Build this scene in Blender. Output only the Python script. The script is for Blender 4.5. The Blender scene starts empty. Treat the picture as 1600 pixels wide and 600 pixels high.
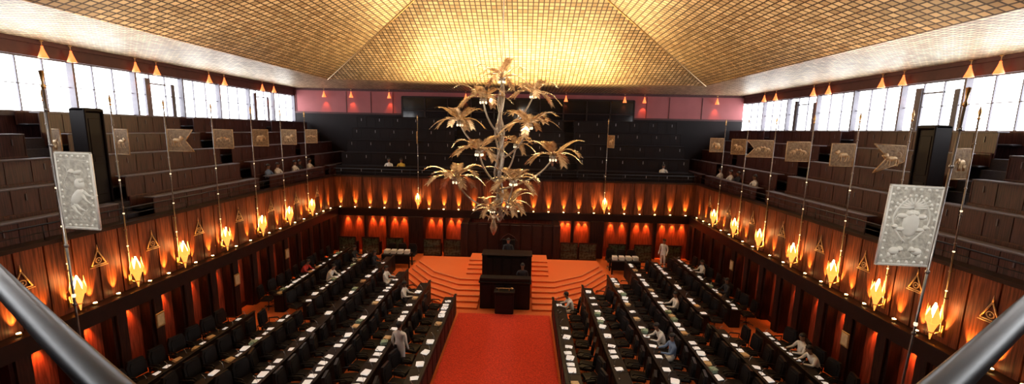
import bpy, math, random
from mathutils import Vector, Matrix, Euler
random.seed(7)
sc=bpy.context.scene; col=sc.collection
XC=-0.7
EYE=7.8
# ---------------------------------------------------------------- materials
def nd(nt,t,**kw):
    n=nt.nodes.new(t)
    for k,v in kw.items(): setattr(n,k,v)
    return n
def M(name,c,rough=.5,metal=0,var=.25,scale=4,stretch=(1,1,1),em=0,emc=None,bump=0,c2=None,spec=None,alpha=None,trans=None):
    m=bpy.data.materials.new(name); m.use_nodes=True; nt=m.node_tree
    b=nt.nodes['Principled BSDF']
    tc=nd(nt,'ShaderNodeTexCoord'); mp=nd(nt,'ShaderNodeMapping'); mp.inputs['Scale'].default_value=stretch
    nz=nd(nt,'ShaderNodeTexNoise'); nz.inputs['Scale'].default_value=scale; nz.inputs['Detail'].default_value=4
    cr=nd(nt,'ShaderNodeValToRGB')
    a=c2 if c2 else tuple(x*(1-var) for x in c)
    cr.color_ramp.elements[0].color=(*a,1); cr.color_ramp.elements[1].color=(*c,1)
    cr.color_ramp.elements[0].position=.35; cr.color_ramp.elements[1].position=.65
    L=nt.links.new
    L(tc.outputs['Object'],mp.inputs[0]); L(mp.outputs[0],nz.inputs['Vector']); L(nz.outputs[0],cr.inputs[0]); L(cr.outputs[0],b.inputs['Base Color'])
    b.inputs['Roughness'].default_value=rough; b.inputs['Metallic'].default_value=metal
    if spec is not None: b.inputs['Specular IOR Level'].default_value=spec
    if em:
        b.inputs['Emission Color'].default_value=(*(emc or c),1); b.inputs['Emission Strength'].default_value=em
    if bump:
        bp=nd(nt,'ShaderNodeBump'); bp.inputs['Strength'].default_value=bump; bp.inputs['Distance'].default_value=.02
        L(nz.outputs[0],bp.inputs['Height']); L(bp.outputs[0],b.inputs['Normal'])
    if trans: b.inputs['Transmission Weight'].default_value=trans
    return m
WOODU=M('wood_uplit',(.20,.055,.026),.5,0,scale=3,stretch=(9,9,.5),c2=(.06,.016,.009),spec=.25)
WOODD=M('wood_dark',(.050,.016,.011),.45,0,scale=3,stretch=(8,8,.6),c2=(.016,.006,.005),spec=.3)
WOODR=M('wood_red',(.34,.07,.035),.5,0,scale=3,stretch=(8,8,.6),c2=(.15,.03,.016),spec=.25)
LEDGE=M('wood_ledge',(.028,.011,.009),.4,0,scale=4,spec=.3)
BENCH=M('gallery_wood',(.11,.040,.036),.40,0,scale=3,stretch=(14,14,.5),c2=(.030,.012,.013),spec=.4)
BENCHB=M('gallery_wood_black',(.012,.007,.008),.55,0,scale=3,stretch=(14,14,.5),spec=.2)
BTOP=M('gallery_desk_top',(.15,.13,.155),.35,0,scale=6)
TICK=M('gallery_marker',(.45,.43,.45),.4,0,scale=6)
BSEAT=M('gallery_seat',(.02,.017,.024),.5,0,spec=.3)
TIER=M('gallery_carpet',(.055,.05,.065),.9,0,scale=20)
PINK=M('pink_wall',(.42,.12,.125),.7,0,.12,scale=1)
MAROON=M('maroon_fascia',(.09,.024,.024),.6,0)
CARP=M('warm_lit_carpet',(.90,.20,.045),.95,0,.25,scale=30,bump=.3)  # orange cast of warm lighting on the side floors, put into the base colour
STEPM=M('orange_step_carpet',(.95,.21,.05),.95,0,.2,scale=30,bump=.3)
STEPE=M('step_edge',(.98,.48,.20),.8,0,.1,scale=10)
REDC=M('red_carpet',(.88,.068,.020),.95,0,.30,scale=20,c2=(.60,.038,.013),bump=.3)
DESK=M('desk_black',(.012,.008,.008),.45,0,scale=5,spec=.25)
DTOP=M('desk_top',(.016,.011,.011),.5,0,scale=5,spec=.25)
LEATH=M('black_leather',(.012,.010,.011),.42,0,scale=12,bump=.2,spec=.35)
CHROME=M('steel',(.5,.5,.52),.25,1,.1)
PAPER=M('paper',(.95,.94,.92),.8,0,.05,scale=8,em=.35,emc=(1,.97,.92))  # slight self-glow painted in so the sheets look brighter
PAPG=M('paper_green',(.35,.5,.38),.8,0,.2,scale=8)
PAPB=M('paper_buff',(.8,.6,.35),.8,0,.2,scale=8)
WHITE=M('white_cloth',(.84,.82,.78),.85,0,.1,scale=9)
REDCL=M('red_cloth',(.6,.05,.04),.85,0,.1)
DARKCL=M('dark_cloth',(.03,.03,.04),.85,0,.2)
BLUECL=M('blue_cloth',(.2,.3,.5),.85,0,.2)
YELCL=M('yellow_cloth',(.75,.5,.08),.85,0,.2)
SKIN=M('skin',(.30,.14,.08),.6,0,.1)
HAIR=M('hair',(.012,.010,.010),.5,0,.2,scale=40,bump=.4)
EYEM=M('eye_white',(.8,.8,.78),.3,0,.05)
GOLDF=M('banner_gold',(.36,.22,.10),.45,.3,.4,scale=14,bump=.5,c2=(.20,.11,.05))
GOLDR=M('banner_gold_relief',(.80,.54,.28),.4,.3,.3,scale=14,bump=.3)
SILV=M('banner_silver',(.80,.76,.66),.5,.05,.3,scale=22,bump=.8,c2=(.54,.50,.43))
SILR=M('banner_silver_relief',(1.0,.97,.88),.5,0,.05,scale=16,bump=.3)
PALM=M('palm_metal',(.96,.80,.56),.26,.65,.4,scale=7,c2=(.50,.35,.20))
PALMT=M('palm_trunk_metal',(.50,.43,.35),.35,.6,.35,scale=18,bump=.6)
POLE=M('pole_metal',(.34,.30,.27),.3,.8,.3,scale=10)
BULB=M('bulb',(1,.93,.8),.4,0,.02,em=1.4,emc=(1,.80,.5))
LENS=M('lens_orange',(1,.6,.25),.4,0,.05,em=45,emc=(1,.58,.18))
SHADE=M('orange_shade',(1,.30,.10),.5,0,.1,em=1.8,emc=(1,.20,.05))
FLAME=M('torch_glow',(1,.6,.2),.5,0,.3,scale=20,em=1.7,emc=(1,.32,.05),bump=.6)
FLAMEB=M('torch_core',(1,.8,.4),.5,0,.1,em=30,emc=(1,.68,.26))
BRASS=M('brass',(.70,.42,.16),.35,.8,.3,scale=12,bump=.3)
EMBL=M('emblem_brass',(.80,.46,.22),.4,.3,.3,scale=12)
FRAMED=M('window_frame',(.16,.15,.18),.5,0,.2)
GLASSD=M('dark_glass',(.012,.010,.012),.08,0,.2)
GLASSG=M('cabinet_glass',(.10,.14,.10),.15,0,.5,scale=7,c2=(.02,.018,.014))
RAIL=M('handrail_metal',(.014,.016,.024),.34,0,.3,scale=9,spec=.5)
def ceil_mat():
    m=bpy.data.materials.new('gold_tile_ceiling'); m.use_nodes=True; nt=m.node_tree; L=nt.links.new
    b=nt.nodes['Principled BSDF']
    tc=nd(nt,'ShaderNodeTexCoord'); sp=nd(nt,'ShaderNodeSeparateXYZ'); L(tc.outputs['Object'],sp.inputs[0])
    def math_(op,a,bv=None):
        n=nd(nt,'ShaderNodeMath',operation=op)
        if isinstance(a,(int,float)): n.inputs[0].default_value=a
        else: L(a,n.inputs[0])
        if bv is not None:
            if isinstance(bv,(int,float)): n.inputs[1].default_value=bv
            else: L(bv,n.inputs[1])
        return n.outputs[0]
    S=.225
    def line(o,S=S,w=.22):
        d=math_('DIVIDE',o,S); f=math_('FRACT',d); f2=math_('SUBTRACT',f,.5); a=math_('ABSOLUTE',f2)
        return math_('GREATER_THAN',a,.5-w/2), math_('FLOOR',d)
    lx,fx=line(sp.outputs[0]); ly,fy=line(sp.outputs[1])
    ln=math_('MAXIMUM',lx,ly)
    cb=nd(nt,'ShaderNodeCombineXYZ'); L(fx,cb.inputs[0]); L(fy,cb.inputs[1])
    wn=nd(nt,'ShaderNodeTexWhiteNoise'); L(cb.outputs[0],wn.inputs[0])
    cr=nd(nt,'ShaderNodeValToRGB'); cr.color_ramp.elements[0].color=(.46,.32,.17,1); cr.color_ramp.elements[1].color=(.86,.67,.40,1)
    L(wn.outputs[0],cr.inputs[0])
    mx=nd(nt,'ShaderNodeMixRGB'); L(ln,mx.inputs[0]); L(cr.outputs[0],mx.inputs[1]); mx.inputs[2].default_value=(.075,.038,.018,1)
    L(mx.outputs[0],b.inputs['Base Color'])
    b.inputs['Metallic'].default_value=.25; b.inputs['Roughness'].default_value=.45; b.inputs['Specular IOR Level'].default_value=.3
    bp=nd(nt,'ShaderNodeBump'); bp.inputs['Strength'].default_value=.5; bp.inputs['Distance'].default_value=.02
    h=math_('SUBTRACT',wn.outputs[0],math_('MULTIPLY',ln,2.0)); L(h,bp.inputs['Height']); L(bp.outputs[0],b.inputs['Normal'])
    return m
CEIL=ceil_mat()
# ---------------------------------------------------------------- mesh builder
class MB:
    def __init__(s): s.v=[];s.f=[];s.m=[];s.sm=[];s.M=None
    def add(s,vs,fs,m=0,sm=False):
        o=len(s.v)
        if s.M is not None: vs=[s.M@Vector(v) for v in vs]
        s.v+=[tuple(v) for v in vs]
        for f in fs: s.f.append([o+i for i in f]); s.m.append(m); s.sm.append(sm)
        return s
    def box(s,x0,x1,y0,y1,z0,z1,m=0):
        return s.add([(x0,y0,z0),(x1,y0,z0),(x1,y1,z0),(x0,y1,z0),(x0,y0,z1),(x1,y0,z1),(x1,y1,z1),(x0,y1,z1)],
          [(0,3,2,1),(4,5,6,7),(0,1,5,4),(1,2,6,5),(2,3,7,6),(3,0,4,7)],m)
    def rbox(s,x0,x1,y0,y1,z0,z1,m=0,r=.03,b=None):
        a=[(x0+r,y0),(x1-r,y0),(x1,y0+r),(x1,y1-r),(x1-r,y1),(x0+r,y1),(x0,y1-r),(x0,y0+r)]
        cx,cy=(x0+x1)/2,(y0+y1)/2
        def ring(z,i): return [(cx+(x-cx)*(1-i/(max(.01,x1-x0)/2)),cy+(y-cy)*(1-i/(max(.01,y1-y0)/2)),z) for x,y in a]
        vs=ring(z0,r*.8)+ring(z0+r,0)+ring(z1-r,0)+ring(z1,r*.8)
        fs=[tuple(range(7,-1,-1)),tuple(range(24,32))]
        for k in range(3):
            for i in range(8): fs.append((k*8+i,k*8+(i+1)%8,k*8+8+(i+1)%8,k*8+8+i))
        return s.add(vs,fs,m)
    def tube(s,pts,r,n=6,m=0,cap=True,sm=True):
        pts=[Vector(p) for p in pts]; N=len(pts)
        rs=r if isinstance(r,(list,tuple)) else [r]*N
        vs=[];fs=[]
        prev=None
        for i,p in enumerate(pts):
            t=(pts[min(i+1,N-1)]-pts[max(i-1,0)]); t=t.normalized() if t.length>1e-9 else Vector((0,0,1))
            if prev is None:
                up=Vector((0,0,1)) if abs(t.z)<.9 else Vector((1,0,0))
                a=t.cross(up).normalized()
            else:
                a=(prev-t*prev.dot(t)); a=a.normalized() if a.length>1e-6 else t.orthogonal().normalized()
            prev=a; bb=t.cross(a)
            for k in range(n):
                th=2*math.pi*k/n; vs.append(p+(a*math.cos(th)+bb*math.sin(th))*rs[i])
        for i in range(N-1):
            for k in range(n): fs.append((i*n+k,i*n+(k+1)%n,(i+1)*n+(k+1)%n,(i+1)*n+k))
        if cap: fs.append(tuple(range(n-1,-1,-1))); fs.append(tuple((N-1)*n+k for k in range(n)))
        return s.add(vs,fs,m,sm)
    def lathe(s,prof,c=(0,0,0),n=12,m=0,sm=True):
        vs=[];fs=[];N=len(prof)
        for r,z in prof:
            for k in range(n):
                th=2*math.pi*k/n; vs.append((c[0]+r*math.cos(th),c[1]+r*math.sin(th),c[2]+z))
        for i in range(N-1):
            for k in range(n): fs.append((i*n+k,i*n+(k+1)%n,(i+1)*n+(k+1)%n,(i+1)*n+k))
        fs.append(tuple(range(n-1,-1,-1))); fs.append(tuple((N-1)*n+k for k in range(n)))
        return s.add(vs,fs,m,sm)
    def sph(s,c,r,n=8,h=6,m=0,zmin=-1):
        if not isinstance(r,(tuple,list)): r=(r,r,r)
        vs=[];fs=[]
        for i in range(h+1):
            ph=-math.pi/2+math.pi*i/h
            for k in range(n):
                th=2*math.pi*k/n; zz=max(math.sin(ph),zmin)
                vs.append((c[0]+r[0]*math.cos(ph)*math.cos(th),c[1]+r[1]*math.cos(ph)*math.sin(th),c[2]+r[2]*zz))
        for i in range(h):
            for k in range(n): fs.append((i*n+k,i*n+(k+1)%n,(i+1)*n+(k+1)%n,(i+1)*n+k))
        return s.add(vs,fs,m,True)
    def prism(s,poly,y0,y1,m=0):
        n=len(poly); vs=[(x,y0,z) for x,z in poly]+[(x,y1,z) for x,z in poly]
        fs=[tuple(range(n)),tuple(range(2*n-1,n-1,-1))]+[(i,n+i,n+(i+1)%n,(i+1)%n) for i in range(n)]
        return s.add(vs,fs,m)
    def zprism(s,poly,z0,z1,m=0):
        n=len(poly); vs=[(x,y,z0) for x,y in poly]+[(x,y,z1) for x,y in poly]
        fs=[tuple(range(n-1,-1,-1)),tuple(range(n,2*n))]+[(i,(i+1)%n,n+(i+1)%n,n+i) for i in range(n)]
        return s.add(vs,fs,m)
    def mesh(s,name,mats):
        me=bpy.data.meshes.new(name); me.from_pydata(s.v,[],s.f)
        for mm in mats: me.materials.append(mm)
        me.polygons.foreach_set('material_index',s.m); me.polygons.foreach_set('use_smooth',s.sm); me.update()
        return me
def newobj(name,data=None,parent=None,mat=None):
    o=bpy.data.objects.new(name,data); col.objects.link(o)
    if data is None: o.empty_display_size=.1
    if parent: o.parent=parent
    if mat is not None: o.matrix_basis=mat
    return o
def T(x,y,z,rz=0,s=1): 
    return Matrix.Translation((x,y,z))@Matrix.Rotation(rz,4,'Z')@Matrix.Scale(s,4)
def place(name,parts,mat,label,cat,group=None,root=None):
    r=newobj(name,root,None,mat); r['label']=label; r['category']=cat
    if group: r['group']=group
    def rec(ps,par):
        for p in ps:
            o=newobj(p[0],p[1],par,p[2] if len(p)>2 and p[2] is not None else None)
            if len(p)>3 and p[3]: rec(p[3],o)
            if len(p)>4: o['label']=p[4]
    rec(parts,r); return r
def struct(name,mb,mats):
    o=newobj(name,mb.mesh(name,mats)); o['kind']='structure'; o['label']=name.replace('_',' '); return o
def spot(parent,loc,target,energy,colr,ang=60,blend=.8,rad=.03):
    l=bpy.data.lights.new('lamp','SPOT'); l.energy=energy; l.color=colr; l.spot_size=math.radians(ang); l.spot_blend=blend; l.shadow_soft_size=rad
    o=bpy.data.objects.new('lamp_light',l); col.objects.link(o)
    d=Vector(target)-Vector(loc); q=d.to_track_quat('-Z','Y')
    o.matrix_basis=Matrix.Translation(loc)@q.to_matrix().to_4x4()
    if parent: o.parent=parent
    return o
def frame(u,n,o):
    u=Vector(u);n=Vector(n);z=Vector((0,0,1))
    m=Matrix.Identity(4)
    for i in range(3): m[i][0]=u[i];m[i][1]=n[i];m[i][2]=z[i];m[i][3]=o[i]
    return m
HW=11.3
XL=XC-HW; XR=XC+HW; YB=25.2; YF=3.9
FL=frame((0,-1,0),(1,0,0),(XL,YB,0)); FR=frame((0,1,0),(-1,0,0),(XR,YF,0)); FB=frame((-1,0,0),(0,-1,0),(XR,YB,0))
LS=YB-YF; LB=2*HW
# ---------------------------------------------------------------- camera
cam=bpy.data.cameras.new('camera'); co=bpy.data.objects.new('camera',cam); col.objects.link(co); sc.camera=co
cam.sensor_width=36; cam.lens=14.4; cam.clip_start=.05; cam.clip_end=300
co.matrix_world=Matrix.Translation((0,0,EYE))@Matrix.Rotation(math.radians(1.61),4,'Z')@Matrix.Rotation(math.radians(90-8.62),4,'X')@Matrix.Rotation(math.radians(1.2),4,'Z')
# ---------------------------------------------------------------- world
w=bpy.data.worlds.new('world'); sc.world=w; w.use_nodes=True
bg=w.node_tree.nodes['Background']; bg.inputs[0].default_value=(.95,.97,1,1); bg.inputs[1].default_value=8.0
try:
    sc.view_settings.view_transform='Standard'
except Exception as e: print(e)
# ---------------------------------------------------------------- shell
OX0,OX1,OY0,OY1=XC-16.1,XC+16.1,-2.0,30.0
mb=MB(); mb.box(OX0,OX1,OY0,OY1,-.2,0); struct('floor',mb,[CARP])
mb=MB(); mb.box(XC-1.95,XC+1.95,YF+.2,16.5,0.0,.012)
o=newobj('carpet_runner',mb.mesh('carpet_runner',[REDC])); o['label']='wide deep red carpet running along the central aisle'; o['category']='carpet'
z0,z1,za=10.5,10.60,14.6; iy0,iy1=3.0,YB
mb=MB()
O=[(OX0,OY0,z0),(OX1,OY0,z0),(OX1,OY1,z0),(OX0,OY1,z0)]
I=[(XL,iy0,z1),(XR,iy0,z1),(XR,iy1,z1),(XL,iy1,z1)]
A=(XC,(iy0+iy1)/2,za)
mb.add(O+I+[A],[(0,1,5,4),(1,2,6,5),(2,3,7,6),(3,0,4,7),(4,5,8),(5,6,8),(6,7,8),(7,4,8)])
struct('ceiling',mb,[CEIL])
mb=MB()
for i in I: mb.tube([i,A],.045,6)
struct('trim_1',mb,[BRASS])
def chamber_wall(name,F,L,back=False):
    mb=MB(); mb.M=F
    mb.box(0,L,-.25,0,2.3,4.75,0)
    n=int(L/.62); st=L/n
    for i in range(n):
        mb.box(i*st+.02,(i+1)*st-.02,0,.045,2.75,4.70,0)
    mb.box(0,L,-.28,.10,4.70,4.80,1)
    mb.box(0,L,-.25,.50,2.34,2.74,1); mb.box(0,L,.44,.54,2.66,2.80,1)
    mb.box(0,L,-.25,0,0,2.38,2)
    if not back:
        n=int(L/1.15); st=L/n
        for i in range(n+1):
            u=i*st
            if 0<=u-.1 and u+.3<L: 
                mb.box(u-.10,u+.34,0,.34,0,2.38,3)
                mb.box(u-.02,u+.26,.34,.42,.0,2.38,3)
        mb.box(0,L,0,.05,0,.22,3)
    struct(name,mb,[WOODU,LEDGE,WOODR,WOODD])
chamber_wall('wall_left',FL,LS); chamber_wall('wall_right',FR,LS)
chamber_wall('wall_back',FB,LB,True)
mb=MB(); mb.box(XL,XR,YF-.25,YF,0,4.75); struct('wall_front',mb,[WOODD])
def outer(name,F,L,wz0):
    mb=MB(); mb.M=F
    mb.box(0,L,-.3,0,0,wz0,1); mb.box(0,L,-.3,0,9.95,10.6,0); mb.box(0,L,0,.12,10.36,10.5,0); mb.box(0,L,-.1,.06,wz0-.12,wz0,2)
    struct(name,mb,[MAROON,BENCH,FRAMED])
GL=frame((0,-1,0),(1,0,0),(OX0,OY1,0)); GR=frame((0,1,0),(-1,0,0),(OX1,OY0,0)); LO=OY1-OY0
WZ=8.05
outer('wall_left_gallery',GL,LO,WZ); outer('wall_right_gallery',GR,LO,WZ)
mb=MB(); mb.box(OX0,OX1,OY1,OY1+.3,0,10.6,0); mb.box(OX0,OX1,OY1-.05,OY1,0,8.75,2); mb.box(OX0,OX1,OY1-.07,OY1,8.7,8.82,1); mb.box(OX0,OX1,OY1-.12,OY1,10.34,10.5,1)
for x in [OX0+.1,-13,-11.2,-9.6,8.6,10.2,12.5]: mb.box(x-.02,x+.02,OY1-.03,OY1,8.8,10.3,1)
struct('wall_back_gallery',mb,[PINK,MAROON,BENCHB])
mb=MB(); mb.box(OX0,OX1,OY0-.3,OY0,0,10.6); struct('wall_front_gallery',mb,[BENCH])
mb=MB(); mb.box(-8.9,7.7,OY1-.12,OY1-.08,8.5,10.0,1)
for i in range(11):
    x=-8.9+16.6*i/10; mb.box(x-.04,x+.04,OY1-.2,OY1-.1,8.5,10.0,0)
mb.box(-8.9,7.7,OY1-.2,OY1-.08,9.95,10.05,0); mb.box(-8.9,7.7,OY1-.2,OY1-.08,8.45,8.55,0); mb.box(-8.9,7.7,OY1-.2,OY1-.08,9.0,9.05,0)
struct('window_1',mb,[LEDGE,GLASSD])
wn=2
for F in (GL,GR):
    n=13; st=LO/n
    for i in range(n):
        mb=MB(); mb.M=F; u=i*st
        mb.box(u,u+.08,-.24,.0,WZ,9.95); mb.box(u,u+st,-.2,-.12,WZ,WZ+.06); mb.box(u,u+st,-.2,-.12,9.90,9.95)
        mb.box(u+st*.36,u+st*.36+.035,-.2,-.14,WZ,9.95); mb.box(u+st*.68,u+st*.68+.035,-.2,-.14,WZ,9.95)
        mb.box(u,u+st,-.18,-.15,WZ+.95,WZ+.98)
        if i%3==1: mb.box(u+st*.36,u+st*.68,-.2,-.12,9.50,9.56); mb.box(u+st*.70,u+st*.80,-.2,-.1,WZ,9.75); mb.box(u+st*.14,u+st*.22,-.24,-.18,WZ,9.6)
        struct('window_%d'%wn,mb,[FRAMED]); wn+=1
# ---------------------------------------------------------------- gallery tiers + benches
def bench_parts(L,dark):
    fm=BENCHB if dark else BENCH
    a=MB(); a.box(-L/2,L/2,-.03,0,0,.80,0)
    k=int(L/.62)
    for i in range(k+1):
        x=-L/2+L*i/k; a.box(x-.012,x+.012,0,.014,.03,.78,0)
    for i in range(0,k,2):
        x=-L/2+L*(i+.5)/k; a.box(x-.014,x+.014,.0,.02,.50,.68,1)
    b=MB(); b.rbox(-L/2,L/2,-.34,.05,.80,.84,0,.012)
    c=MB(); c.rbox(-L/2,L/2,-.80,-.45,.38,.46,0,.03)
    d=MB(); d.rbox(-L/2,L/2,-.84,-.79,.40,.86,0,.022)
    return [('front_panel',a.mesh('front_panel',[fm,TICK if dark else BTOP])),('desk_top',b.mesh('desk_top',[BENCHB if dark else BTOP])),('seat',c.mesh('seat',[BSEAT])),('backrest',d.mesh('backrest',[BSEAT if dark else BENCH]))]
cache={}
def gallery(F,L,secs,z0,rise,dark,nm,nt_=5,dep=.88,e0=0,e1=0):
    mb=MB(); mb.M=F
    for k in range(nt_):
        n1=-.28-k*dep
        mb.box(-e0,L+e1,-4.75 if k==nt_-1 else n1-dep,n1,z0-.6 if k==0 else z0+(k-1)*rise-.1,z0+k*rise,0)
    for a,b in zip(secs[:-1],secs[1:]):
        for k in range(1,nt_):
            n1=-.28-k*dep
            mb.box(a[1]+.05,b[0]-.05,n1-.01,n1+.3,z0+(k-1)*rise,z0+(k-.5)*rise,0)
    struct('floor_'+nm,mb,[TIER if not dark else BENCHB])
    for (a,b) in secs:
        for k in range(nt_):
            key=(round(b-a,2),dark)
            if key not in cache: cache[key]=bench_parts(b-a,dark)
            place('gallery_bench',cache[key],F@T((a+b)/2,-.34-k*dep,z0+k*rise),
              ('black' if dark else 'dark brown')+' panelled wooden gallery bench with desk ledge','bench','tiered gallery benches')
SL=[(-4.5,-.3),(.3,5.8),(6.6,12.1),(13.3,18.9),(19.7,26.0)]
gallery(FL,LS,SL,4.5,.68,False,'left_gallery',e0=4.6,e1=5)
SR=[(LS-b,LS-a) for a,b in SL][::-1]
gallery(FR,LS,SR,4.5,.68,False,'right_gallery',e0=5,e1=4.6)
gallery(FB,LB,[(.1,7.2),(7.9,14.7),(15.4,22.5)],4.5,.80,True,'back_gallery')
POSTM=MB(); POSTM.tube([(0,0,4.80),(0,0,5.2)],.012,5); POSTM=POSTM.mesh('post',[RAIL])
for F,L in ((FL,LS),(FR,LS),(FB,LB)):
    a=MB(); a.tube([(0,-.08,5.2),(L,-.08,5.2)],.022,6); b=MB(); b.tube([(0,-.08,5.0),(L,-.08,5.0)],.01,5)
    place('gallery_railing',[('handrail',a.mesh('h',[RAIL])),('rail_bar',b.mesh('h',[RAIL]))]+[('post',POSTM,T(.1+i*2.2,-.08,0)) for i in range(int(L/2.2)+1)],F,'thin dark metal railing along the wooden gallery front','railing')
for F,u in ((FL,12.55),(FR,LS-12.3)):
    a=MB(); a.rbox(-.30,-.24,-.25,.25,0,3.0,0,.02); a.rbox(.24,.30,-.25,.25,0,3.0,0,.02); a.rbox(-.30,.30,-.25,.25,2.9,3.02,0,.04); a.box(-.24,.24,-.25,-.2,0,2.95)
    d=MB(); d.rbox(-.235,.235,-.02,.03,.02,2.88,0,.01); d.rbox(-.17,.17,.03,.045,.3,1.3,0,.01); d.rbox(-.17,.17,.03,.045,1.5,2.7,0,.01)
    h=MB(); h.tube([(.15,.05,1.35),(.15,.09,1.38),(.15,.09,1.55),(.15,.05,1.58)],.01,5)
    place('stair_portal',[('door_frame',a.mesh('f',[BENCHB])),('door',d.mesh('d',[BENCHB]),T(0,.16,0),[('handle',h.mesh('h',[LEDGE]))])],F@T(u,-1.75,5.18),'tall black stair entrance enclosure between gallery benches','doorway')
# ---------------------------------------------------------------- wall lights / torches / ornaments
TY=[22.0,19.8,17.65,15.4,13.35,11.6,9.95]
def uF(F,y): return (YB-y) if F is FL else (y-YF)
upm=MB(); upm.lathe([(.05,0),(.055,.02),(.05,.06),(.045,.065)],n=10); upm.lathe([(.044,.066),(.043,.075)],n=10,m=1)
UP=upm.mesh('uplight',[BRASS,LENS])
dnm=MB(); dnm.lathe([(.06,0),(.065,-.05),(.06,-.06)],n=10); dnm.lathe([(.05,-.061),(.048,-.068)],n=10,m=1)
DN=dnm.mesh('downlight',[BRASS,LENS])
ORG=(1,.38,.06)
def uplight(F,u,e=430):
    r=place('uplight',[],F@T(u,.17,2.74),'small round brass uplight glowing orange on the wooden ledge','light','uplights on the ledge',root=UP)
    spot(r,(0,0,.09),(0,-.26,1.0),e,ORG,40,1.0,.02)
def downlight(F,u,e=120,n=.14,z=2.34,grp='downlights under the ledge'):
    r=place('downlight',[],F@T(u,n,z),'small recessed downlight glowing orange against the wall','light',grp,root=DN)
    spot(r,(0,0,-.09),(0,-.30,-1.0),e,(1,.25,.045),58,.9,.02)
c=MB()
c.lathe([(.012,-.18),(.035,-.02),(.06,.08),(.10,.22),(.14,.34)],n=12,m=0)
for k in range(7):
    th=2*math.pi*k/7; dx,dy=math.cos(th),math.sin(th); t=(-dy,dx)
    p=[(.13*dx-.06*t[0],.13*dy-.06*t[1],.28),(.13*dx+.06*t[0],.13*dy+.06*t[1],.28),(.15*dx+.075*t[0],.15*dy+.075*t[1],.42),(.13*dx,.13*dy,.66+.10*(k%2)),(.15*dx-.075*t[0],.15*dy-.075*t[1],.42)]
    c.add(p,[(0,1,2,3,4)],0)
CUP=c.mesh('cup',[FLAME])
c=MB(); c.lathe([(.02,.20),(.09,.30),(.11,.42),(.07,.58),(.015,.78)],n=10); TBULB=c.mesh('bulb',[FLAMEB])
c=MB(); c.tube([(0,-.24,.05),(0,-.1,.0),(0,0,-.02)],.018,6); c.lathe([(.0,0),(.07,.0),(.06,.02),(.0,.03)],(0,0,0),8); c.box(-.05,.05,-.26,-.22,-.1,.2); TBR=c.mesh('bracket',[BRASS])
def torch(F,u,z=3.0):
    r=place('torch_sconce',[('bracket',TBR),('shade',CUP),('bulb',TBULB)],F@T(u,.31,z),'glowing golden flame-shaped torch sconce on the panelled wall','wall lamp','torch sconces on the panelled walls')
    spot(r,(0,-.10,-.1),(0,-.40,.9),650,(1,.42,.08),56,1.0,.02)
c=MB()
def tri(mb,s,z,r):
    P=[(-.19*s,0,z),(.19*s,0,z),(0,0,z+.42*s)]
    for a,b in zip(P,P[1:]+P[:1]): mb.tube([a,b],r,5)
tri(c,1,0,.018); 
c.tube([(0,0,.42),(0,0,.58)],[.022,.004],6)
c.tube([(.075*math.cos(t*.5236),0,.12+.075*math.sin(t*.5236)) for t in range(13)],.016,5,cap=False)
c.tube([(-.24,0,-.05),(.24,0,-.05)],.014,5); c.sph((0,0,.12),(.03,.015,.03),6,4)
TRI=c.mesh('triangular_emblem',[EMBL])
def emblem(F,u):
    place('triangular_emblem',[],F@T(u,.065,3.80),'open brass triangle emblem with a ring on the wood panel','wall ornament','triangle emblems between the torches',root=TRI)
for F in (FL,FR):
    for y in TY: torch(F,uF(F,y))
    for a,b in zip(TY[:-1],TY[1:]):
        for t in (.30,.70): uplight(F,uF(F,a+(b-a)*t))
        emblem(F,uF(F,(a+b)/2))
    for y in (9.3,8.7,8.1,22.7,23.5,24.4): uplight(F,uF(F,y))
    emblem(F,uF(F,9.0)); emblem(F,uF(F,23.1))
    nb=int(LS/1.15); st=LS/nb
    for i in range(nb):
        yy=(YB-(i+.62)*st) if F is FL else (YF+(i+.62)*st)
        if yy>9: downlight(F,uF(F,yy),90)
for px in (-6.55,5.0): torch(FB,XR-px)
for i in range(24):
    x=XL+.5+i*.935
    if min(abs(x+6.55),abs(x-5.0))>.3: uplight(FB,XR-x,560)
# ---------------------------------------------------------------- banner poles
def beast(mb,x,z,s,f=1):
    def P(a,b): return (x+f*a*s,0,z+b*s)
    mb.sph(P(0,0),(.26*s,.03,.12*s),12,6); mb.sph(P(.27,.12),(.13*s,.035,.13*s),10,6); mb.sph(P(.37,.12),(.07*s,.04,.05*s),8,5)
    for a,b,c_,d in ((.2,-.05,.28,-.30),(.12,-.06,.10,-.32),(-.16,-.04,-.12,-.32),(-.24,-.02,-.27,-.31)):
        mb.tube([P(a,b),P((a+c_)/2-.03,(b+d)/2),P(c_,d),P(c_+.06,d)],[.05*s,.035*s,.025*s,.02*s],6)
    mb.tube([P(-.25,.03),P(-.37,.08),P(-.38,.22),P(-.28,.30),P(-.22,.26)],[.02*s,.018*s,.018*s,.02*s,.03*s],5)
def elephant(mb,x,z,s,f=1):
    def P(a,b): return (x+f*a*s,0,z+b*s)
    mb.sph(P(0,0),(.26*s,.035,.18*s),12,6); mb.sph(P(.24,.10),(.13*s,.04,.13*s),10,6); mb.sph(P(.18,.08),(.07*s,.045,.10*s),8,5)
    mb.tube([P(.34,.10),P(.40,-.05),P(.40,-.18),P(.46,-.22)],[.05*s,.035*s,.025*s,.02*s],6)
    for a in (.15,-.15,.05,-.22): mb.tube([P(a,-.08),P(a,-.34)],[.06*s,.05*s],6)
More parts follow.
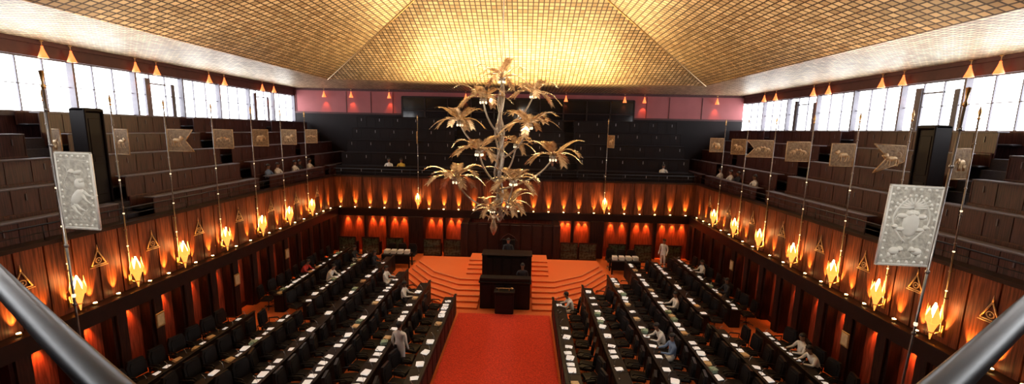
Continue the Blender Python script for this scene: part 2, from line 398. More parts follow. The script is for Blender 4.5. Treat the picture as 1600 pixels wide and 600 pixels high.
def plate(mb,W,H,kind='rect',g=0):
    if kind=='rect': P=[(0,0),(W,0),(W,-H),(0,-H)]
    elif kind=='swallow': P=[(0,0),(W*1.3,0),(W*.9,-H*.5),(W*1.3,-H),(0,-H)]
    else: P=[(0,0),(W*1.2,H*.06),(W*.65,-H*.45),(W*1.1,-H*1.05),(W*.2,-H*.7),(0,-H*.6)]
    mb.prism(P,-.008,.008)
    mb.k=len(mb.f)
    Q=[(x*.96+.02*W,z*.96-.02*H) for x,z in P]
    for a,b in zip(Q,Q[1:]+Q[:1]): mb.tube([(a[0],0,a[1]),(b[0],0,b[1])],.014,5)
    Q=[(x*.80+.09*W,z*.80-.10*H) for x,z in P]
    for a,b in zip(Q,Q[1:]+Q[:1]): mb.tube([(a[0],0,a[1]),(b[0],0,b[1])],.009,5)
def fin(mb,mats):
    mb.m=[0]*mb.k+[1]*(len(mb.m)-mb.k); return mb.mesh('banner',mats)
def bannermesh(kind,W,H,des,mat):
    mb=MB(); plate(mb,W,H,kind)
    if des=='beast': beast(mb,W*.46,-H*.5,W*.85)
    if des=='eleph': elephant(mb,W*.45,-H*.48,W*.85)
    if des=='two': beast(mb,W*.27,-H*.5,W*.5); beast(mb,W*.7,-H*.5,W*.5,-1)
    return fin(mb,[GOLDF,GOLDR])
def polemesh(r,PZ=8.25):
    c=MB()
    c.tube([(0,0,3.02),(0,0,PZ)],r,8)
    for z in (3.9,4.6,5.3,6.0,6.65,7.7,8.05): c.lathe([(r,-.02),(r*1.7,-.01),(r*1.7,.01),(r,.02)],(0,0,z),8)
    for z in (4.1,5.1,6.1): c.lathe([(r,-.02),(r*1.45,-.012),(r*1.45,.012),(r,.02)],(0,0,z),8,1)
    return c.mesh('pole',[POLE,BULB])
POLEM=polemesh(.017); POLEN=polemesh(.011)
def finmesh(s,PZ=8.25):
    c=MB(); c.lathe([(.015*s,0),(.035*s,.03),(.015*s,.06),(.022*s,.10),(.035*s,.18),(.0,.34*s)],(0,0,PZ),8); return c.mesh('finial',[BRASS])
FIN=finmesh(1); FINN=finmesh(.55)
c=MB(); c.tube([(0,-.12,3.9),(0,0,3.9)],.014,6); c.tube([(0,-.12,4.6),(0,0,4.6)],.014,6); BRK=c.mesh('bracket',[BRASS])
kinds=[('rect','two'),('rect','beast'),('rect','eleph'),('rect','two'),('swallow','beast'),('rect','beast'),('rect','eleph')]
kindsR=[('rect','eleph'),('rect','beast'),('swallow','two'),('rect','two'),('rect','beast'),('pennant','beast'),('rect','eleph')]
bm={}
def pole(F,u,kind,des,ang,flip,W=.74,H=.74,zt=7.6,mat=GOLDF,noun='gold',lab=None):
    key=(kind,des,W,H,noun)
    if key not in bm: bm[key]=bannermesh(kind,W,H,des,mat)
    m=Matrix.Translation((0,0,zt))@Matrix.Rotation(ang,4,'Z')@Matrix.Diagonal((flip,1,1,1))@Matrix.Translation((.03,0,0))
    place('banner_pole',[('pole',POLEM),('finial',FIN),('bracket',BRK),('banner',bm[key],m)],F@T(u,.12,0),
      lab or {'rect':'tall thin pole with a rectangular embossed gold banner above a torch','swallow':'tall thin pole with a swallow-tailed embossed gold banner','pennant':'tall thin pole with a ragged pointed gold pennant'}[kind],'banner','banner poles around the chamber')
WL=[.62,.74,.62,.74,.74,.62,.55]; WR=[.70,.62,.85,.86,.76,.74,.62]
for i,y in enumerate(TY):
    k=kinds[i]; pole(FL,uF(FL,y),k[0],k[1],math.radians([95,90,105,92,85,72,70][i]),1,WL[i])
    k=kindsR[i]; pole(FR,uF(FR,y),k[0],k[1],math.radians([88,75,88,90,92,90,106][i]),1,WR[i])
pole(FB,XR+6.55,'rect','two',math.radians(100),1); pole(FB,XR-5.0,'rect','beast',math.radians(110),1)
c=MB(); plate(c,.42,.80)
def RM(x,z,deg): return Matrix.Translation((x,0,z))@Matrix.Rotation(math.radians(deg),4,'Y')@Matrix.Translation((-x,0,-z))
c.M=RM(.21,-.46,-48); beast(c,.21,-.46,.48); c.M=RM(.27,-.22,-15); beast(c,.25,-.20,.22,-1); c.M=None
c.tube([(.10+.03*math.sin(t*.9),0,-.14-t*.035) for t in range(8)],.010,5)
for k in range(5): c.tube([(.13+.045*k,0,-.70),(.11+.05*k,0,-.63)],[.014,.006],5)
for i in range(5):
    for zz in (-.045,-.755): c.sph((.08+i*.066,0,zz),(.018,.02,.018),6,4)
for i in range(9):
    for xx in (.04,.38): c.sph((xx,0,-.1-i*.074),(.018,.02,.018),6,4)
S1=fin(c,[SILV,SILR])
c=MB(); plate(c,.54,.80)
elephant(c,.155,-.65,.225,1); elephant(c,.385,-.65,.225,-1)
c.sph((.27,0,-.37),(.09,.035,.14),12,8)
for sgn in (-1,1):
    c.tube([(.27+sgn*(.03+.155*math.sin(t*.24)),0,-.56+t*.036) for t in range(13)],.014,5)
    beast(c,.27+sgn*.10,-.30,.23,-sgn); beast(c,.27+sgn*.10,-.43,.20,sgn)
for k in range(11):
    th=math.pi*k/10; c.tube([(.27,0,-.22),(.27+.18*math.cos(th),0,-.22+.12*math.sin(th))],[.022,.010],5)
    c.sph((.27+.18*math.cos(th),0,-.22+.12*math.sin(th)),(.02,.02,.02),6,4)
for i in range(6):
    for zz in (-.04,-.76): c.sph((.075+i*.078,0,zz),(.022,.02,.022),6,4)
for i in range(9):
    for xx in (.04,.50): c.sph((xx,0,-.1-i*.076),(.02,.02,.02),6,4)
S2=fin(c,[SILV,SILR])
for x,me,rz,zt,lab,tl in ((-4.78,S1,math.radians(-5),7.64,'thin pole with a large silver embossed lion banner',0),(3.74,S2,math.radians(184),7.50,'thin pole with a large silver embossed banner of elephants and lions',2.4)):
    place('banner_pole',[('pole',POLEN),('finial',FINN),('bracket',BRK),('banner',me,Matrix.Translation((0,0,zt))@Matrix.Rotation(rz,4,'Z')@Matrix.Translation((.02,0,0)),None,'large silver embossed banner')],T(x,YF+.12,-.15)@Matrix.Rotation(math.radians(tl),4,'Y'),lab,'banner','banner poles around the chamber')
# ---------------------------------------------------------------- fascia spots
c=MB(); c.lathe([(.03,.06),(.035,0),(.06,-.10),(.14,-.34)],n=12); FSP=c.mesh('shade',[SHADE])
c=MB(); c.lathe([(.015,.04),(.015,.20),(.05,.21),(.05,.24)],n=8); FST=c.mesh('stem',[BRASS])
def fspot(F,u,z=10.25,n=.2,e=40):
    c=place('ceiling_spotlight',[('shade',FSP),('stem',FST)],F@T(u,n,z),'conical orange glowing spotlight under the ceiling edge','light','spotlights under the ceiling edge')
    spot(c,(0,0,-.36),(0,-.16,-.9),e,(1,.20,.05),60,.8)
for y in (10.6,11.5,14.1,15.0,17.5,18.5,21.6,22.7,26,27.2):
    fspot(GL,OY1-y); fspot(GR,y-OY0)
GB=frame((-1,0,0),(0,-1,0),(OX1,OY1,0))
for px in (502,545,605,725,880,970,1000,1110): fspot(GB,OX1-(px-818)*.0459,10.2,.28,60)
# ---------------------------------------------------------------- chandelier
def crown(seed,R=1.0,nf=11):
    rnd=random.Random(seed); mb=MB()
    for i in range(nf):
        th=2*math.pi*(i+rnd.uniform(-.18,.18))/nf; h=rnd.uniform(.80,1.15) if i%2 else rnd.uniform(.30,.65); dr=rnd.uniform(.60,.90)
        r=R*rnd.uniform(.9,1.12); pts=[]
        for j in range(9):
            t=j/8; pts.append(Vector((r*t*math.cos(th)*(1-.22*t*h),r*t*math.sin(th)*(1-.22*t*h),R*(h*t-dr*t*t*.95))))
        mb.tube(pts,[.024*(1-.7*j/8) for j in range(9)],5)
        side=Vector((-math.sin(th),math.cos(th),0))
        for j in range(44):
            t=.12+.88*(j//2)/21.01; f=t*8; a=min(int(f),7); p=pts[a].lerp(pts[a+1],f-a); tan=(pts[a+1]-pts[a]).normalized()
            s=1 if j%2 else -1; d=(tan*.85+side*s*.75-Vector((0,0,.06))).normalized(); Ln=R*.30*(1.1-.5*t)*rnd.uniform(.92,1.08)
            q=p+d*Ln; wv=tan*.026*R
            mb.add([p-wv*.7,p+wv*.9,p+d*Ln*.55+wv*.9,q,p+d*Ln*.5-wv*.7],[(0,1,2,3,4)])
    return mb.mesh('palm_crown',[PALM])
CR=[crown(1),crown(2),crown(3,1,10)]
c=MB()
for k in range(6):
    th=k*math.pi/3; c.sph((.10*math.cos(th),.10*math.sin(th),-.12),(.03,.03,.045),6,5)
LAMPM=c.mesh('lamp',[BULB])
c=MB()
for k in range(6):
    th=k*math.pi/3; c.tube([(0,0,.0),(.10*math.cos(th),.10*math.sin(th),-.02),(.10*math.cos(th),.10*math.sin(th),-.09)],[.04,.03,.02],6)
c.lathe([(.03,.05),(.08,-.02),(.09,-.10),(.04,-.16)],n=10); BASEM=c.mesh('calyx',[PALMT])
cy=(iy0+iy1)/2
crowns=[(-.82,.0,9.50,1.05),(.25,.3,9.05,1.0),(-1.4,-.3,8.80,1.05),(-2.25,.2,8.05,1.02),(.12,-.4,8.00,1.1),(-1.5,-.5,7.10,1.15),(1.0,.2,6.93,1.15),(-2.35,.0,6.10,1.2),(-.35,-.3,6.10,1.1),(-.5,.1,5.25,1.0),(-.3,.5,7.3,.8),(-1.05,-.3,5.1,.8)]
b=MB()
trunk=[(-.82+.07*math.sin(i*.9),cy+.08*math.cos(i*.9),9.5-i*.30) for i in range(17)]
b.tube(trunk,[.045+.030*math.sin(math.pi*i/16) for i in range(17)],8)
b.tube([(-.82-.10*math.sin(i*.9),cy-.12*math.cos(i*.9),9.2-i*.30) for i in range(15)],.040,8)
b.tube([(-.95-.06*math.sin(i*1.3),cy-.10*math.cos(i*1.1),8.0-i*.28) for i in range(12)],.036,8)
TR=b.mesh('trunk',[PALMT])
def branch(x,y,z):
    b=MB(); zb=z-1.2; base=Vector((-.82,cy,max(zb,4.6))); top=Vector((x,cy+y,z-.05))
    mid=Vector((x*.80-.82*.20,cy+y*.8,base.z+.35)); pts=[]
    for j in range(9):
        t=j/8; pts.append(base*(1-t)**2+mid*2*t*(1-t)+top*t*t)
    b.tube(pts,[.036-.010*t/8 for t in range(9)],7)
    return b.mesh('branch',[PALMT])
b=MB(); b.tube([(-.82,cy,9.5),(-.75,cy,za-.1)],.020,6); b.lathe([(.12,0),(.14,.1),(.05,.2)],(-.75,cy,za-.25),10); RD=b.mesh('hanging_rod',[SILR])
b=MB(); b.lathe([(.02,0),(.10,.15),(.14,.3),(.07,.5),(.09,.62),(.04,.75)],(0,0,0),10)
for k in range(6):
    th=k*math.pi/3; b.tube([(.1*math.cos(th),.1*math.sin(th),.6),(.28*math.cos(th),.28*math.sin(th),.72),(.36*math.cos(th),.36*math.sin(th),.55)],[.03,.03,.005],5)
BUD=b.mesh('bud',[PALM])
parts=[('trunk',TR),('hanging_rod',RD),('bud',BUD,T(-1.02,cy,4.1))]
for i,(x,y,z,s) in enumerate(crowns):
    parts.append(('branch',branch(x,y,z)))
    parts.append(('palm_crown',CR[i%3],T(x,cy+y,z,i*1.3,s),[('lamp',LAMPM),('calyx',BASEM)]))
place('palm_chandelier',parts,Matrix.Identity(4),'huge hanging chandelier of gold and silver metal palm crowns','chandelier')
# ---------------------------------------------------------------- near curved railing
def ry(x): return .38+math.sqrt(.06+(.34 if x<0 else .42)*x*x)
RZ=6.92
a=MB(); a.tube([(x*.2,ry(x*.2),RZ) for x in range(-22,23)],.050,20)
p=MB(); p.tube([(0,0,5.9),(0,0,RZ-.03)],.018,8); RP=p.mesh('post',[RAIL])
place('balcony_railing',[('handrail',a.mesh('h',[RAIL]))]+[('post',RP,T(x,ry(x)-.01,0)) for x in (-3.6,-.5,0,.5,3.6)],Matrix.Identity(4),'dark polished metal tube handrail of the curved balcony','railing')
b=MB(); pl=[(x*.3,ry(x*.3)+.06) for x in range(-12,13)]; b.zprism([(-3.6,OY0)]+pl+[(3.6,OY0)],5.7,5.9)
struct('floor_balcony',b,[TIER])
# ---------------------------------------------------------------- dais
b=MB(); e=MB()
RS=.10
for k in range(6):
    z=RS*(k+1); yf=16.9+.42*k; hs=5.5-.12*k; ys=20.0+.30*k
    for s in (-1,1):
        P=[(XC+s*1.2,yf),(XC+s*2.3,yf+.02),(XC+s*(2.3+.55*(hs-2.3)),yf+.38*(ys-yf)),(XC+s*hs,ys),(XC+s*hs,22.4),(XC+s*1.2,22.4)]
        E=[(x,y-.004,z-.012) for x,y in P[:4]]
        if s<0: P=P[::-1]
        b.zprism(P,z-RS,z); e.tube(E,.018,4)
b.box(XC-1.2,XC+1.2,18.35,22.4,0,.9)
TZ=RS*6
for s in (-1,1):
    for k in range(4):
        x0=XC+s*1.22; x1=XC+s*2.05; b.box(min(x0,x1),max(x0,x1),19.6+.4*k,21.9,TZ+.10*k,TZ+.10*(k+1))
        e.tube([(x0,19.6+.4*k-.003,TZ+.10*(k+1)-.012),(x1,19.6+.4*k-.003,TZ+.10*(k+1)-.012)],.014,4)
struct('floor_dais',b,[STEPM])
struct('trim_2',e,[STEPE])
def panelled(mb,x0,x1,y0,y1,z0,z1,n,m=0,m2=1):
    mb.rbox(x0,x1,y0,y1,z0,z1,m,.03); st=(x1-x0)/n
    for i in range(n): mb.rbox(x0+st*i+.06,x0+st*(i+1)-.06,y0-.025,y0,z0+.1,z1-.1,m2,.008)
a=MB(); panelled(a,-1.1,1.1,0,.8,0,1.2,4)
t=MB(); t.rbox(-1.15,1.15,-.06,.82,1.2,1.27,0,.02); t.rbox(-1.1,1.1,-.02,.04,1.27,1.42,0,.02)
place('clerks_table',[('body',a.mesh('b',[DESK,DTOP])),('table_top',t.mesh('t',[DTOP]))],T(XC,17.0,0),'black panelled clerks table at the foot of the dais','table')
a=MB(); panelled(a,-.40,.40,0,.42,0,.95,1)
t=MB(); t.rbox(-.44,.44,-.04,.46,.95,1.0,0,.015)
g=MB(); g.tube([(-.36,.2,1.09),(.28,.2,1.09)],.018,8); g.sph((.31,.2,1.09),(.07,.05,.05),8,6); 
for x in (-.25,.2): g.box(x-.015,x+.015,.14,.26,1.0,1.08)
place('mace_stand',[('body',a.mesh('b',[DESK,DTOP])),('stand_top',t.mesh('t',[DTOP]))],T(XC,16.5,0),'small black pedestal in front of the clerks table','table')
place('mace',[],T(XC,16.5,0),'golden ceremonial mace lying on a pedestal','mace',root=g.mesh('mace',[BRASS]))
a=MB(); panelled(a,-1.1,1.1,0,.75,0,.95,5); a.rbox(-1.17,-.95,-.05,.8,0,1.0,0,.02); a.rbox(.95,1.17,-.05,.8,0,1.0,0,.02)
t=MB(); t.rbox(-1.2,1.2,-.08,.8,1.0,1.06,0,.02)
place('speakers_desk',[('body',a.mesh('b',[DESK,DTOP])),('desk_top',t.mesh('t',[DTOP]))],T(XC,18.7,.9),'long black carved desk on the carpeted dais','desk')
a=MB(); a.rbox(-.4,.4,-.35,.35,.35,.50,0,.04)
bk=MB(); bk.prism([(-.42,.3),(.42,.3),(.44,1.2),(.28,1.42),(0,1.58),(-.28,1.42),(-.44,1.2)],.32,.42); bk.rbox(-.34,.34,.26,.32,.55,1.3,1,.03)
ar=MB(); ar.rbox(-.05,.05,-.35,.35,.62,.70,0,.02); ar.rbox(-.04,.04,-.33,-.25,0,.62,0,.01); ar.rbox(-.04,.04,.25,.33,0,.62,0,.01); arm=ar.mesh('armrest',[WOODD])
place('throne_chair',[('seat',a.mesh('s',[LEATH])),('backrest',bk.mesh('b',[WOODD,LEATH])),('armrest',arm,T(-.42,0,0)),('armrest',arm,T(.42,0,0))],T(XC,20.3,.9,0),'high-backed dark carved presiding chair behind the desk','chair')
b=MB()
for x0,x1,d in ((-7.1,-6.15,.55),(4.15,5.0,.55),(-11.95,-11.65,.4),(10.25,10.55,.4)):
    b.rbox(x0,x1,YB-d,YB,0,2.38,0,.05)
for x in (-9.9,-8.5,-4.9,3.1,6.6,8.2): b.rbox(x-.08,x+.08,YB-.3,YB,0,2.38,0,.03)
b.box(XC-2.6,XC+2.6,23.45,23.55,0,2.38,1)
for i in range(8): b.rbox(XC-2.55+i*.64,XC-2.0+i*.64,23.38,23.45,.1,2.3,1,.02)
for s in (-1,1): b.rbox(min(XC+s*2.5,XC+s*2.9),max(XC+s*2.5,XC+s*2.9),23.2,YB,0,2.38,0,.04)
struct('trim_3',b,[WOODD,LEDGE])
a=MB(); W=1.08
a.box(-W/2,W/2,-.02,.02,0,.12); a.box(-W/2,W/2,-.02,.02,1.05,1.13); a.box(-W/2,-W/2+.05,-.02,.02,0,1.1); a.box(W/2-.05,W/2,-.02,.02,0,1.1); a.box(-W/2,W/2,-.02,.02,.55,.58)
a.box(-W/2,W/2,0,.45,0,.1); a.box(-W/2,W/2,.25,.45,.1,.75)
gl=MB(); gl.box(-W/2+.05,W/2-.05,-.006,.006,.12,1.05)
fr=a.mesh('frame',[WOODD]); gm=gl.mesh('glass',[GLASSG])
for x in (-10.75,-9.3,-7.8,-5.5,-4.25,2.85,3.98,5.75,7.3,9.05):
    place('glazed_booth',[('frame',fr),('glass',gm)],T(x,YB-1.05,.0),'low glass-fronted wooden booth against the wood wall','booth','glass-fronted booths along the end wall')
for x in (-11.1,-10.4,-9.5,-8.9,-8.1,-7.5,-5.75,-5.2,-4.5,-4.0,2.5,2.85,3.5,3.9,5.5,6.2,7.1,7.7,8.7,9.3,9.9): downlight(FB,XR-x,190)
a=MB(); a.rbox(-.16,.16,0,.03,0,.48,0,.01); g=MB(); g.rbox(-.12,.12,.03,.036,.05,.43,0,.003)
fm=a.mesh('f',[BRASS]); gmm=g.mesh('g',[PAPB])
nb=int(LS/1.15); st=LS/nb
for F,y in ((FL,19.3),(FL,16.2),(FL,12.2),(FR,19.0),(FR,11.6)):
    i=round(uF(F,y)/st); place('wall_plaque',[('frame',fm),('panel',gmm)],F@T(i*st+.12,.42,1.3),'small gold-framed plaque on a dark pilaster','plaque','plaques on the pilasters')
# ---------------------------------------------------------------- floor furniture
a=MB(); a.rbox(-.24,.24,-.25,.25,.40,.50,0,.035); SEAT=a.mesh('seat',[LEATH])
a=MB(); a.prism([(-.24,0),(.24,0),(.25,.35),(.19,.52),(-.19,.52),(-.25,.35)],-.04,.04); a.prism([(-.17,.08),(.17,.08),(.18,.33),(.13,.44),(-.13,.44),(-.18,.33)],-.06,-.03)
BACK=a.mesh('backrest',[LEATH])
a=MB(); a.tube([(-.18,0,.42),(-.20,0,.64),(.12,0,.66),(.18,0,.60)],[.016,.022,.024,.018],6); ARM=a.mesh('armrest',[LEATH])
a=MB(); a.tube([(0,0,.06),(0,0,.42)],.028,8)
for k in range(5):
    th=k*2*math.pi/5; a.tube([(0,0,.09),(.26*math.cos(th),.26*math.sin(th),.05)],[.025,.016],5); a.sph((.26*math.cos(th),.26*math.sin(th),.028),.028,6,4)
PED=a.mesh('swivel_base',[CHROME])
chair_parts=[('seat',SEAT),('backrest',BACK,T(-.25,0,.52,math.pi/2)@Matrix.Rotation(-.12,4,'X')),('armrest',ARM,T(0,.27,0)),('armrest',ARM,T(0,-.27,0)),('swivel_base',PED)]
DL=1.32
a=MB(); a.rbox(.18,.22,-DL/2,DL/2,0,.88,0,.01); a.box(-.2,.18,-DL/2,-DL/2+.04,0,.72); a.box(-.2,.18,DL/2-.04,DL/2,0,.72); a.box(-.2,.18,-.02,.02,0,.72)
for i in (-1,1): a.rbox(.22,.235,i*DL/4-.27,i*DL/4+.27,.1,.75,1,.006)
DB=a.mesh('body',[DESK,DTOP])
a=MB(); a.rbox(-.27,.18,-DL/2,DL/2,.72,.755,0,.012); a.rbox(.15,.25,-DL/2,DL/2,.88,.91,0,.01); DT=a.mesh('desk_top',[DTOP])
a=MB(); a.lathe([(.03,0),(.03,.015),(.008,.02)],n=8); a.tube([(0,0,.02),(0,0,.15),(-.05,0,.25),(-.1,0,.28)],[.006,.006,.006,.013],5); MIC=a.mesh('microphone',[CHROME])
desk_parts=[('body',DB),('desk_top',DT),('microphone',MIC,T(.08,-DL/4,.755)),('microphone',MIC,T(.08,DL/4,.755))]
def pap(n,w,d,h,mat,seed):
    r=random.Random(seed); a=MB()
    for i in range(n):
        a.M=T(r.uniform(-.02,.02),r.uniform(-.02,.02),0,r.uniform(-.12,.12)); a.box(-w/2,w/2,-d/2,d/2,h*i,h*(i+1)-.0005)
    return a.mesh('paper_stack',[mat])
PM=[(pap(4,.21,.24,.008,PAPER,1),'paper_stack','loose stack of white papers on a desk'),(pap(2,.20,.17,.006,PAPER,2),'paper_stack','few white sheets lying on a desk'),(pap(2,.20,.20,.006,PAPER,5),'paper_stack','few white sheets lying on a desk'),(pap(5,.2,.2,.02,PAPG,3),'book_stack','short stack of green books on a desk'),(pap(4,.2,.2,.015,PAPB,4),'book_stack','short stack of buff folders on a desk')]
npap=0
def paper(x,y,z,rz,k):
    global npap
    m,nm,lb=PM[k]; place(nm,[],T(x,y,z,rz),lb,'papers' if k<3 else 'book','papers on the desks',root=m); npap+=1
rnd=random.Random(5)
OFF=[2.25,3.68,5.10,6.50,7.90,9.45]
segs=[[(9.2,16.4)],[(9.2,17.9)],[(9.2,19.3)],[(9.2,21.6)],[(9.0,14.3),(15.2,22.0)],[(8.9,14.2),(15.9,22.6)]]
for s in (-1,1):
    for off,sg in zip(OFF,segs):
        for (a_,b_) in sg:
            n=int((b_-a_)/DL+.01); y0=b_-n*DL
            for i in range(n):
                y=y0+DL*(i+.5); x=XC+s*off; rz=math.pi if s>0 else 0
                place('members_desk',desk_parts,T(x,y,0,rz),'black two-seat chamber desk with thin microphones','desk','members desks in rows')
                for q in (-1,1):
                    cyy=y+q*DL/4; cx=x+s*.62
                    place('office_chair',chair_parts,T(cx+rnd.uniform(-.04,.03),cyy,0,rz+rnd.uniform(-.3,.3)),'black leather swivel armchair behind a chamber desk','chair','members chairs in rows')
                    if y>10.2 and rnd.random()<.88:
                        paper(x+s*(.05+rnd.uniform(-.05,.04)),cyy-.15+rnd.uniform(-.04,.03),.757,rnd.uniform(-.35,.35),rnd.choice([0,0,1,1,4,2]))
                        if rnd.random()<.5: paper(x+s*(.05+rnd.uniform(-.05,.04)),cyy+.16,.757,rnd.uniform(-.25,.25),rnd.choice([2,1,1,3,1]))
a=MB(); 
for x in (-.75,.75):
    for y in (-.3,.3): a.rbox(x-.035,x+.035,y-.035,y+.035,0,.72,0,.008)
a.rbox(-.8,.8,-.34,-.31,.25,.72,0,.008); a.rbox(-.8,.8,-.35,.35,.72,.77,0,.015); TBL=a.mesh('side_table',[DESK])
a=MB()
for i in range(4): a.rbox(-.14,.14,-.17,.17,.05*i,.05*i+.046,0,.01)
FOL=a.mesh('folder_stack',[WHITE])
for tx,ty in ((-7.05,22.2),(5.75,22.2)):
    place('side_table',[],T(tx,ty,0),'black side table carrying white folders near the end wall','table',root=TBL)
    for i in range(4): place('folder_stack',[],T(tx-.57+i*.38,ty,.77,rnd.uniform(-.1,.1)),'stack of thick white folders on a side table','books','white folders on the side tables',root=FOL)
    for i in range(3): place('office_chair',chair_parts,T(tx-.6+i*.6,ty+.75,0,-math.pi/2),'black leather swivel armchair by the side table','chair','members chairs in rows')
# ---------------------------------------------------------------- people
def make_body(pose):
    if pose=='stand':
        J={'pel':(0,0,.95,.13),'wai':(0,0,1.10,.125),'che':(0,0,1.30,.145),'nel':(0,-.01,1.44,.075),'nek':(0,0,1.50,.055),'h1':(0,.015,1.58,.078),'h2':(0,.01,1.68,.088),'h3':(0,0,1.745,.055)}
        for s,k in ((-1,'l'),(1,'r')):
            J.update({'sh'+k:(s*.19,0,1.40,.062),'el'+k:(s*.245,-.02,1.13,.045),'wr'+k:(s*.25,.08,.90,.030),'ha'+k:(s*.245,.12,.83,.030),
             'hi'+k:(s*.10,0,.88,.10),'kn'+k:(s*.11,.02,.50,.065),'an'+k:(s*.11,-.02,.10,.042),'to'+k:(s*.13,.14,.045,.038)})
    else:
        f=.0 if pose=='sit' else .16
        J={'pel':(0,0,.58,.15),'wai':(0,.01+f*.3,.74,.13),'che':(0,.02+f*.8,.92-f*.1,.145),'nel':(0,.03+f*1.2,1.07-f*.2,.075),'nek':(0,.04+f*1.35,1.13-f*.25,.055),'h1':(0,.06+f*1.5,1.20-f*.3,.078),'h2':(0,.06+f*1.6,1.30-f*.3,.088),'h3':(0,.05+f*1.6,1.365-f*.3,.055)}
        for s,k in ((-1,'l'),(1,'r')):
            J.update({'sh'+k:(s*.19,.03+f*1.0,1.02-f*.15,.062),'el'+k:(s*.25,.16+f*.9,.80,.045),'wr'+k:(s*.17,.38+f*.6,.80,.030),'ha'+k:(s*.14,.45+f*.6,.795,.028),
             'hi'+k:(s*.10,.06,.56,.10),'kn'+k:(s*.14,.44,.52,.068),'an'+k:(s*.13,.42,.10,.042),'to'+k:(s*.14,.56,.045,.038)})
    E=[('pel','wai'),('wai','che'),('che','nel'),('nel','nek'),('nek','h1'),('h1','h2'),('h2','h3')]
    for k in 'lr': E+=[('che','sh'+k),('sh'+k,'el'+k),('el'+k,'wr'+k),('wr'+k,'ha'+k),('pel','hi'+k),('hi'+k,'kn'+k),('kn'+k,'an'+k),('an'+k,'to'+k)]
    names=list(J); idx={n:i for i,n in enumerate(names)}
    me=bpy.data.meshes.new('body'); me.from_pydata([J[n][:3] for n in names],[(idx[a],idx[b]) for a,b in E],[])
    o=bpy.data.objects.new('tmp',me); col.objects.link(o)
    o.modifiers.new('s','SKIN'); sub=o.modifiers.new('d','SUBSURF'); sub.levels=1; sub.render_levels=1
    for i,n in enumerate(names):
        sv=me.skin_vertices[0].data[i]; r=J[n][3]; sv.radius=(r*(1.25 if n in('che','wai','pel') else 1),r*(.85 if n in('che','wai') else 1)); sv.use_root=(n=='pel')
    dg=bpy.context.evaluated_depsgraph_get(); dg.update()
    m2=bpy.data.meshes.new_from_object(o.evaluated_get(dg)); bpy.data.objects.remove(o)
    reg={}
    for n in names: reg[n]=1
    for n in ('nek','h1','h2','h3','hal','har'): reg[n]=0
    for n in ('hil','hir','knl','knr','pel'): reg[n]=2
    for n in ('anl','anr'): reg[n]=2
    for n in ('tol','tor'): reg[n]=3
    pts=[(Vector(J[n][:3]),reg[n]) for n in names]
    for a,b in E: pts.append(((Vector(J[a][:3])+Vector(J[b][:3]))/2,reg[b] if b in('ell','elr','wrl','wrr','knl','knr','anl','anr') else reg[a]))
    mb=MB(); mb.v=[tuple(v.co) for v in m2.vertices]
    for p in m2.polygons:
        c=p.center; k=min(pts,key=lambda q:(q[0]-c).length_squared)[1]
        mb.f.append(list(p.vertices)); mb.m.append(k); mb.sm.append(True)
    h=Vector(J['h2'][:3]); 
    mb.tube([h+Vector((0,.085,.0)),h+Vector((0,.112,-.03)),h+Vector((0,.09,-.045))],[.008,.015,.010],6,0)
    for s in (-1,1):
        mb.sph(h+Vector((s*.033,.080,.005)),(.014,.010,.009),6,4,4); mb.sph(h+Vector((s*.033,.089,.005)),(.006,.004,.006),6,4,3)
        mb.sph(h+Vector((s*.09,-.005,-.015)),(.012,.022,.032),6,5,0)
    mb.sph(h+Vector((0,.078,-.070)),(.026,.012,.008),8,4,5)
    for k,s in (('l',-1),('r',1)):
        ha=Vector(J['ha'+k][:3]); d=(ha-Vector(J['wr'+k][:3])).normalized(); sd=Vector((1,0,0)) if abs(d.x)<.7 else Vector((0,1,0)); sd=(sd-d*sd.dot(d)).normalized(); dn=Vector((0,0,-1)) if pose!='stand' else Vector((0,1,0))
        for i,Lf in enumerate((.062,.075,.07,.055)):
            b0=ha+sd*(i-1.5)*.017+d*.012; mb.tube([b0,b0+d*Lf*.5,b0+d*Lf*.85+dn*.012],[.0085,.008,.006],5,0)
        b0=ha-sd*s*.022-d*.01; mb.tube([b0,b0+d*.02-sd*s*.022,b0+d*.045-sd*s*.026],[.010,.009,.007],5,0)
    return mb,h
BOD={p:make_body(p) for p in ('stand','sit','lean')}
MOUTH=M('lips',(.25,.08,.06),.6,0,.1)
hb=MB(); hb.sph((0,-.012,.012),(.098,.108,.100),12,8,0,zmin=-.15); hb.sph((0,-.04,-.02),(.088,.075,.075),10,6,0)
HAIRM=hb.mesh('hair',[HAIR])
pm={}
def person(pose,shirt,x,y,z,face,lab,trou=None,grp=None,s=1.0):
    mb,h=BOD[pose]; trou=trou or WHITE
    key=(pose,shirt.name,trou.name)
    if key not in pm: pm[key]=mb.mesh('person',[SKIN,shirt,trou,HAIR,EYEM,MOUTH])
    place('person',[('hair',HAIRM,Matrix.Translation(h))],T(x,y,z,math.radians(face)-math.pi/2,s),lab,'person',grp,root=pm[key])
def sitmember(s,row,y,shirt,pose='sit',lab='person in white clothes seated at a chamber desk'):
    person(pose,shirt,XC+s*(OFF[row]+.60),y,0,0 if s<0 else 180,lab,DARKCL if row%2 else WHITE)
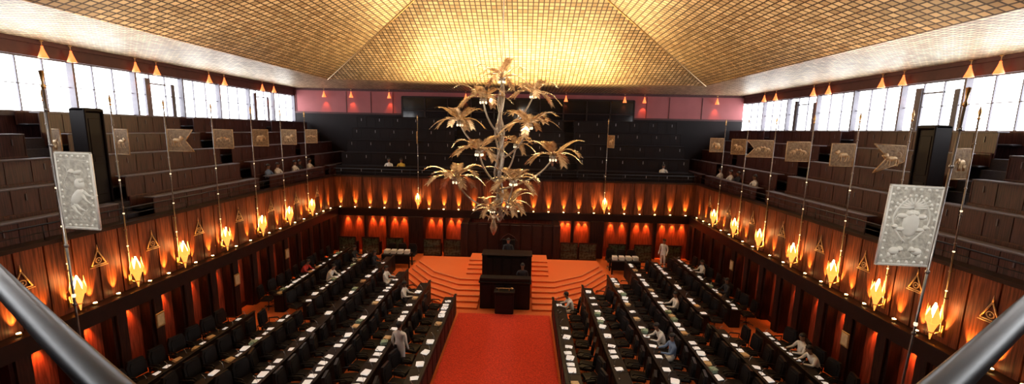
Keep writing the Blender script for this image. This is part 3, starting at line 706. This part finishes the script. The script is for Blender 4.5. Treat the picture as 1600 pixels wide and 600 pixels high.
for s,r,y,c_,p_ in ((-1,5,19.0,REDCL,'lean'),(-1,4,18.4,WHITE,'lean'),(-1,2,18.3,WHITE,'sit'),(-1,1,16.4,WHITE,'sit'),(-1,3,20.6,DARKCL,'sit'),
    (1,0,15.9,WHITE,'lean'),(1,2,13.4,WHITE,'lean'),(1,2,12.6,BLUECL,'sit'),(1,3,16.2,WHITE,'sit'),(1,5,12.9,WHITE,'sit'),(1,5,12.2,WHITE,'lean'),(1,5,20.6,WHITE,'sit'),(1,5,18.0,DARKCL,'sit'),(-1,4,21.4,DARKCL,'sit')):
    cl={'white_cloth':'white','red_cloth':'red','dark_cloth':'dark','blue_cloth':'blue'}[c_.name]
    sitmember(s,r,y,c_,p_,'person in %s clothes %s at a chamber desk'%(cl,'seated leaning forward' if p_=='lean' else 'seated upright'))
person('stand',WHITE,XC-3.10,12.0,0,75,'attendant in white standing between desk rows')
person('stand',WHITE,8.2,23.2,0,220,'person in white standing near the glazed booths')
person('stand',DARKCL,XC+.75,18.07,0,-90,'clerk in dark clothes standing behind the clerks table',DARKCL)
person('sit',DARKCL,XC,20.25,.97,-90,'presiding person in dark robe seated in the high-backed chair',DARKCL)
for F,u,k,c_ in ((FL,1.0,0,WHITE),(FL,2.1,0,DARKCL),(FL,2.6,0,WHITE),(FL,4.2,0,WHITE),(FL,5.0,0,BLUECL),(FR,LS-1.0,0,WHITE),(FR,LS-2.2,0,WHITE),(FR,LS-3.0,0,DARKCL),(FR,LS-4.6,0,WHITE),(FB,19.3,0,WHITE),(FB,18.5,0,YELCL),(FB,1.8,0,WHITE),(FB,8.8,0,DARKCL)):
    z=4.5; m=F@T(u,-.25-.68,z-.04)
    mb_,h=BOD['sit']; key=('sit',c_.name,'dark_cloth')
    if key not in pm: pm[key]=mb_.mesh('person',[SKIN,c_,DARKCL,HAIR,EYEM,MOUTH])
    place('person',[('hair',HAIRM,Matrix.Translation(h))],m,'visitor in %s clothes seated on a gallery bench'%c_.name.split('_')[0],'person','gallery visitors',root=pm[key])
# ---------------------------------------------------------------- main lights, none with a fixture
def area(loc,target,sx,sy,e,c_):
    l=bpy.data.lights.new('area','AREA'); l.shape='RECTANGLE'; l.size=sx; l.size_y=sy; l.energy=e; l.color=c_
    o=bpy.data.objects.new('area_light',l); col.objects.link(o)
    d=Vector(target)-Vector(loc); o.matrix_world=Matrix.Translation(loc)@d.to_track_quat('-Z','Y').to_matrix().to_4x4()
for px_,py_ in ((-6,12),(4.6,12),(-6,18.5),(4.6,18.5),(XC,14),(XC,20)):
    spot(None,(px_*.6,py_,12.0),(px_,py_,0),620,(1,.78,.56),60,.8,.3)  # added warm spots in mid-air under the ceiling, brighten the floor
area((XC,24.3,8.4),(XC,21.5,12),12,1.2,1650,(1,.70,.32))  # added floating light, unseen from below, brightens the far ceiling slope
area((XC,9,8.2),(XC,9.3,14),8,3,200,(1,.78,.56))  # added floating fill aimed up at the ceiling
for x in (XC-8.5,XC+8.5): area((x,14,8.3),(x*.9,14.2,14),2,14,230,(1,.78,.54))  # added unseen fills along both sides, lift the dark ceiling slopes
spot(None,(XC,1.0,10.0),(XC,14,7.2),1900,(1,.88,.72),26,.6,.2)  # added spot from the camera side to brighten the chandelier
spot(None,(XC,12,12.6),(XC,19.5,.5),900,(1,.6,.3),40,.8,.2)
spot(None,(-3.2,-.8,9.9),(-4.6,4.0,7.2),650,(1,.96,.88),20,.6,.1)  # added spot behind the camera, brightens the left silver banner
spot(None,(2.6,-.8,9.9),(3.6,4.0,7.2),650,(1,.96,.88),20,.6,.1)  # same added spot for the right silver banner
print('papers',npap,'objects',len(bpy.data.objects))
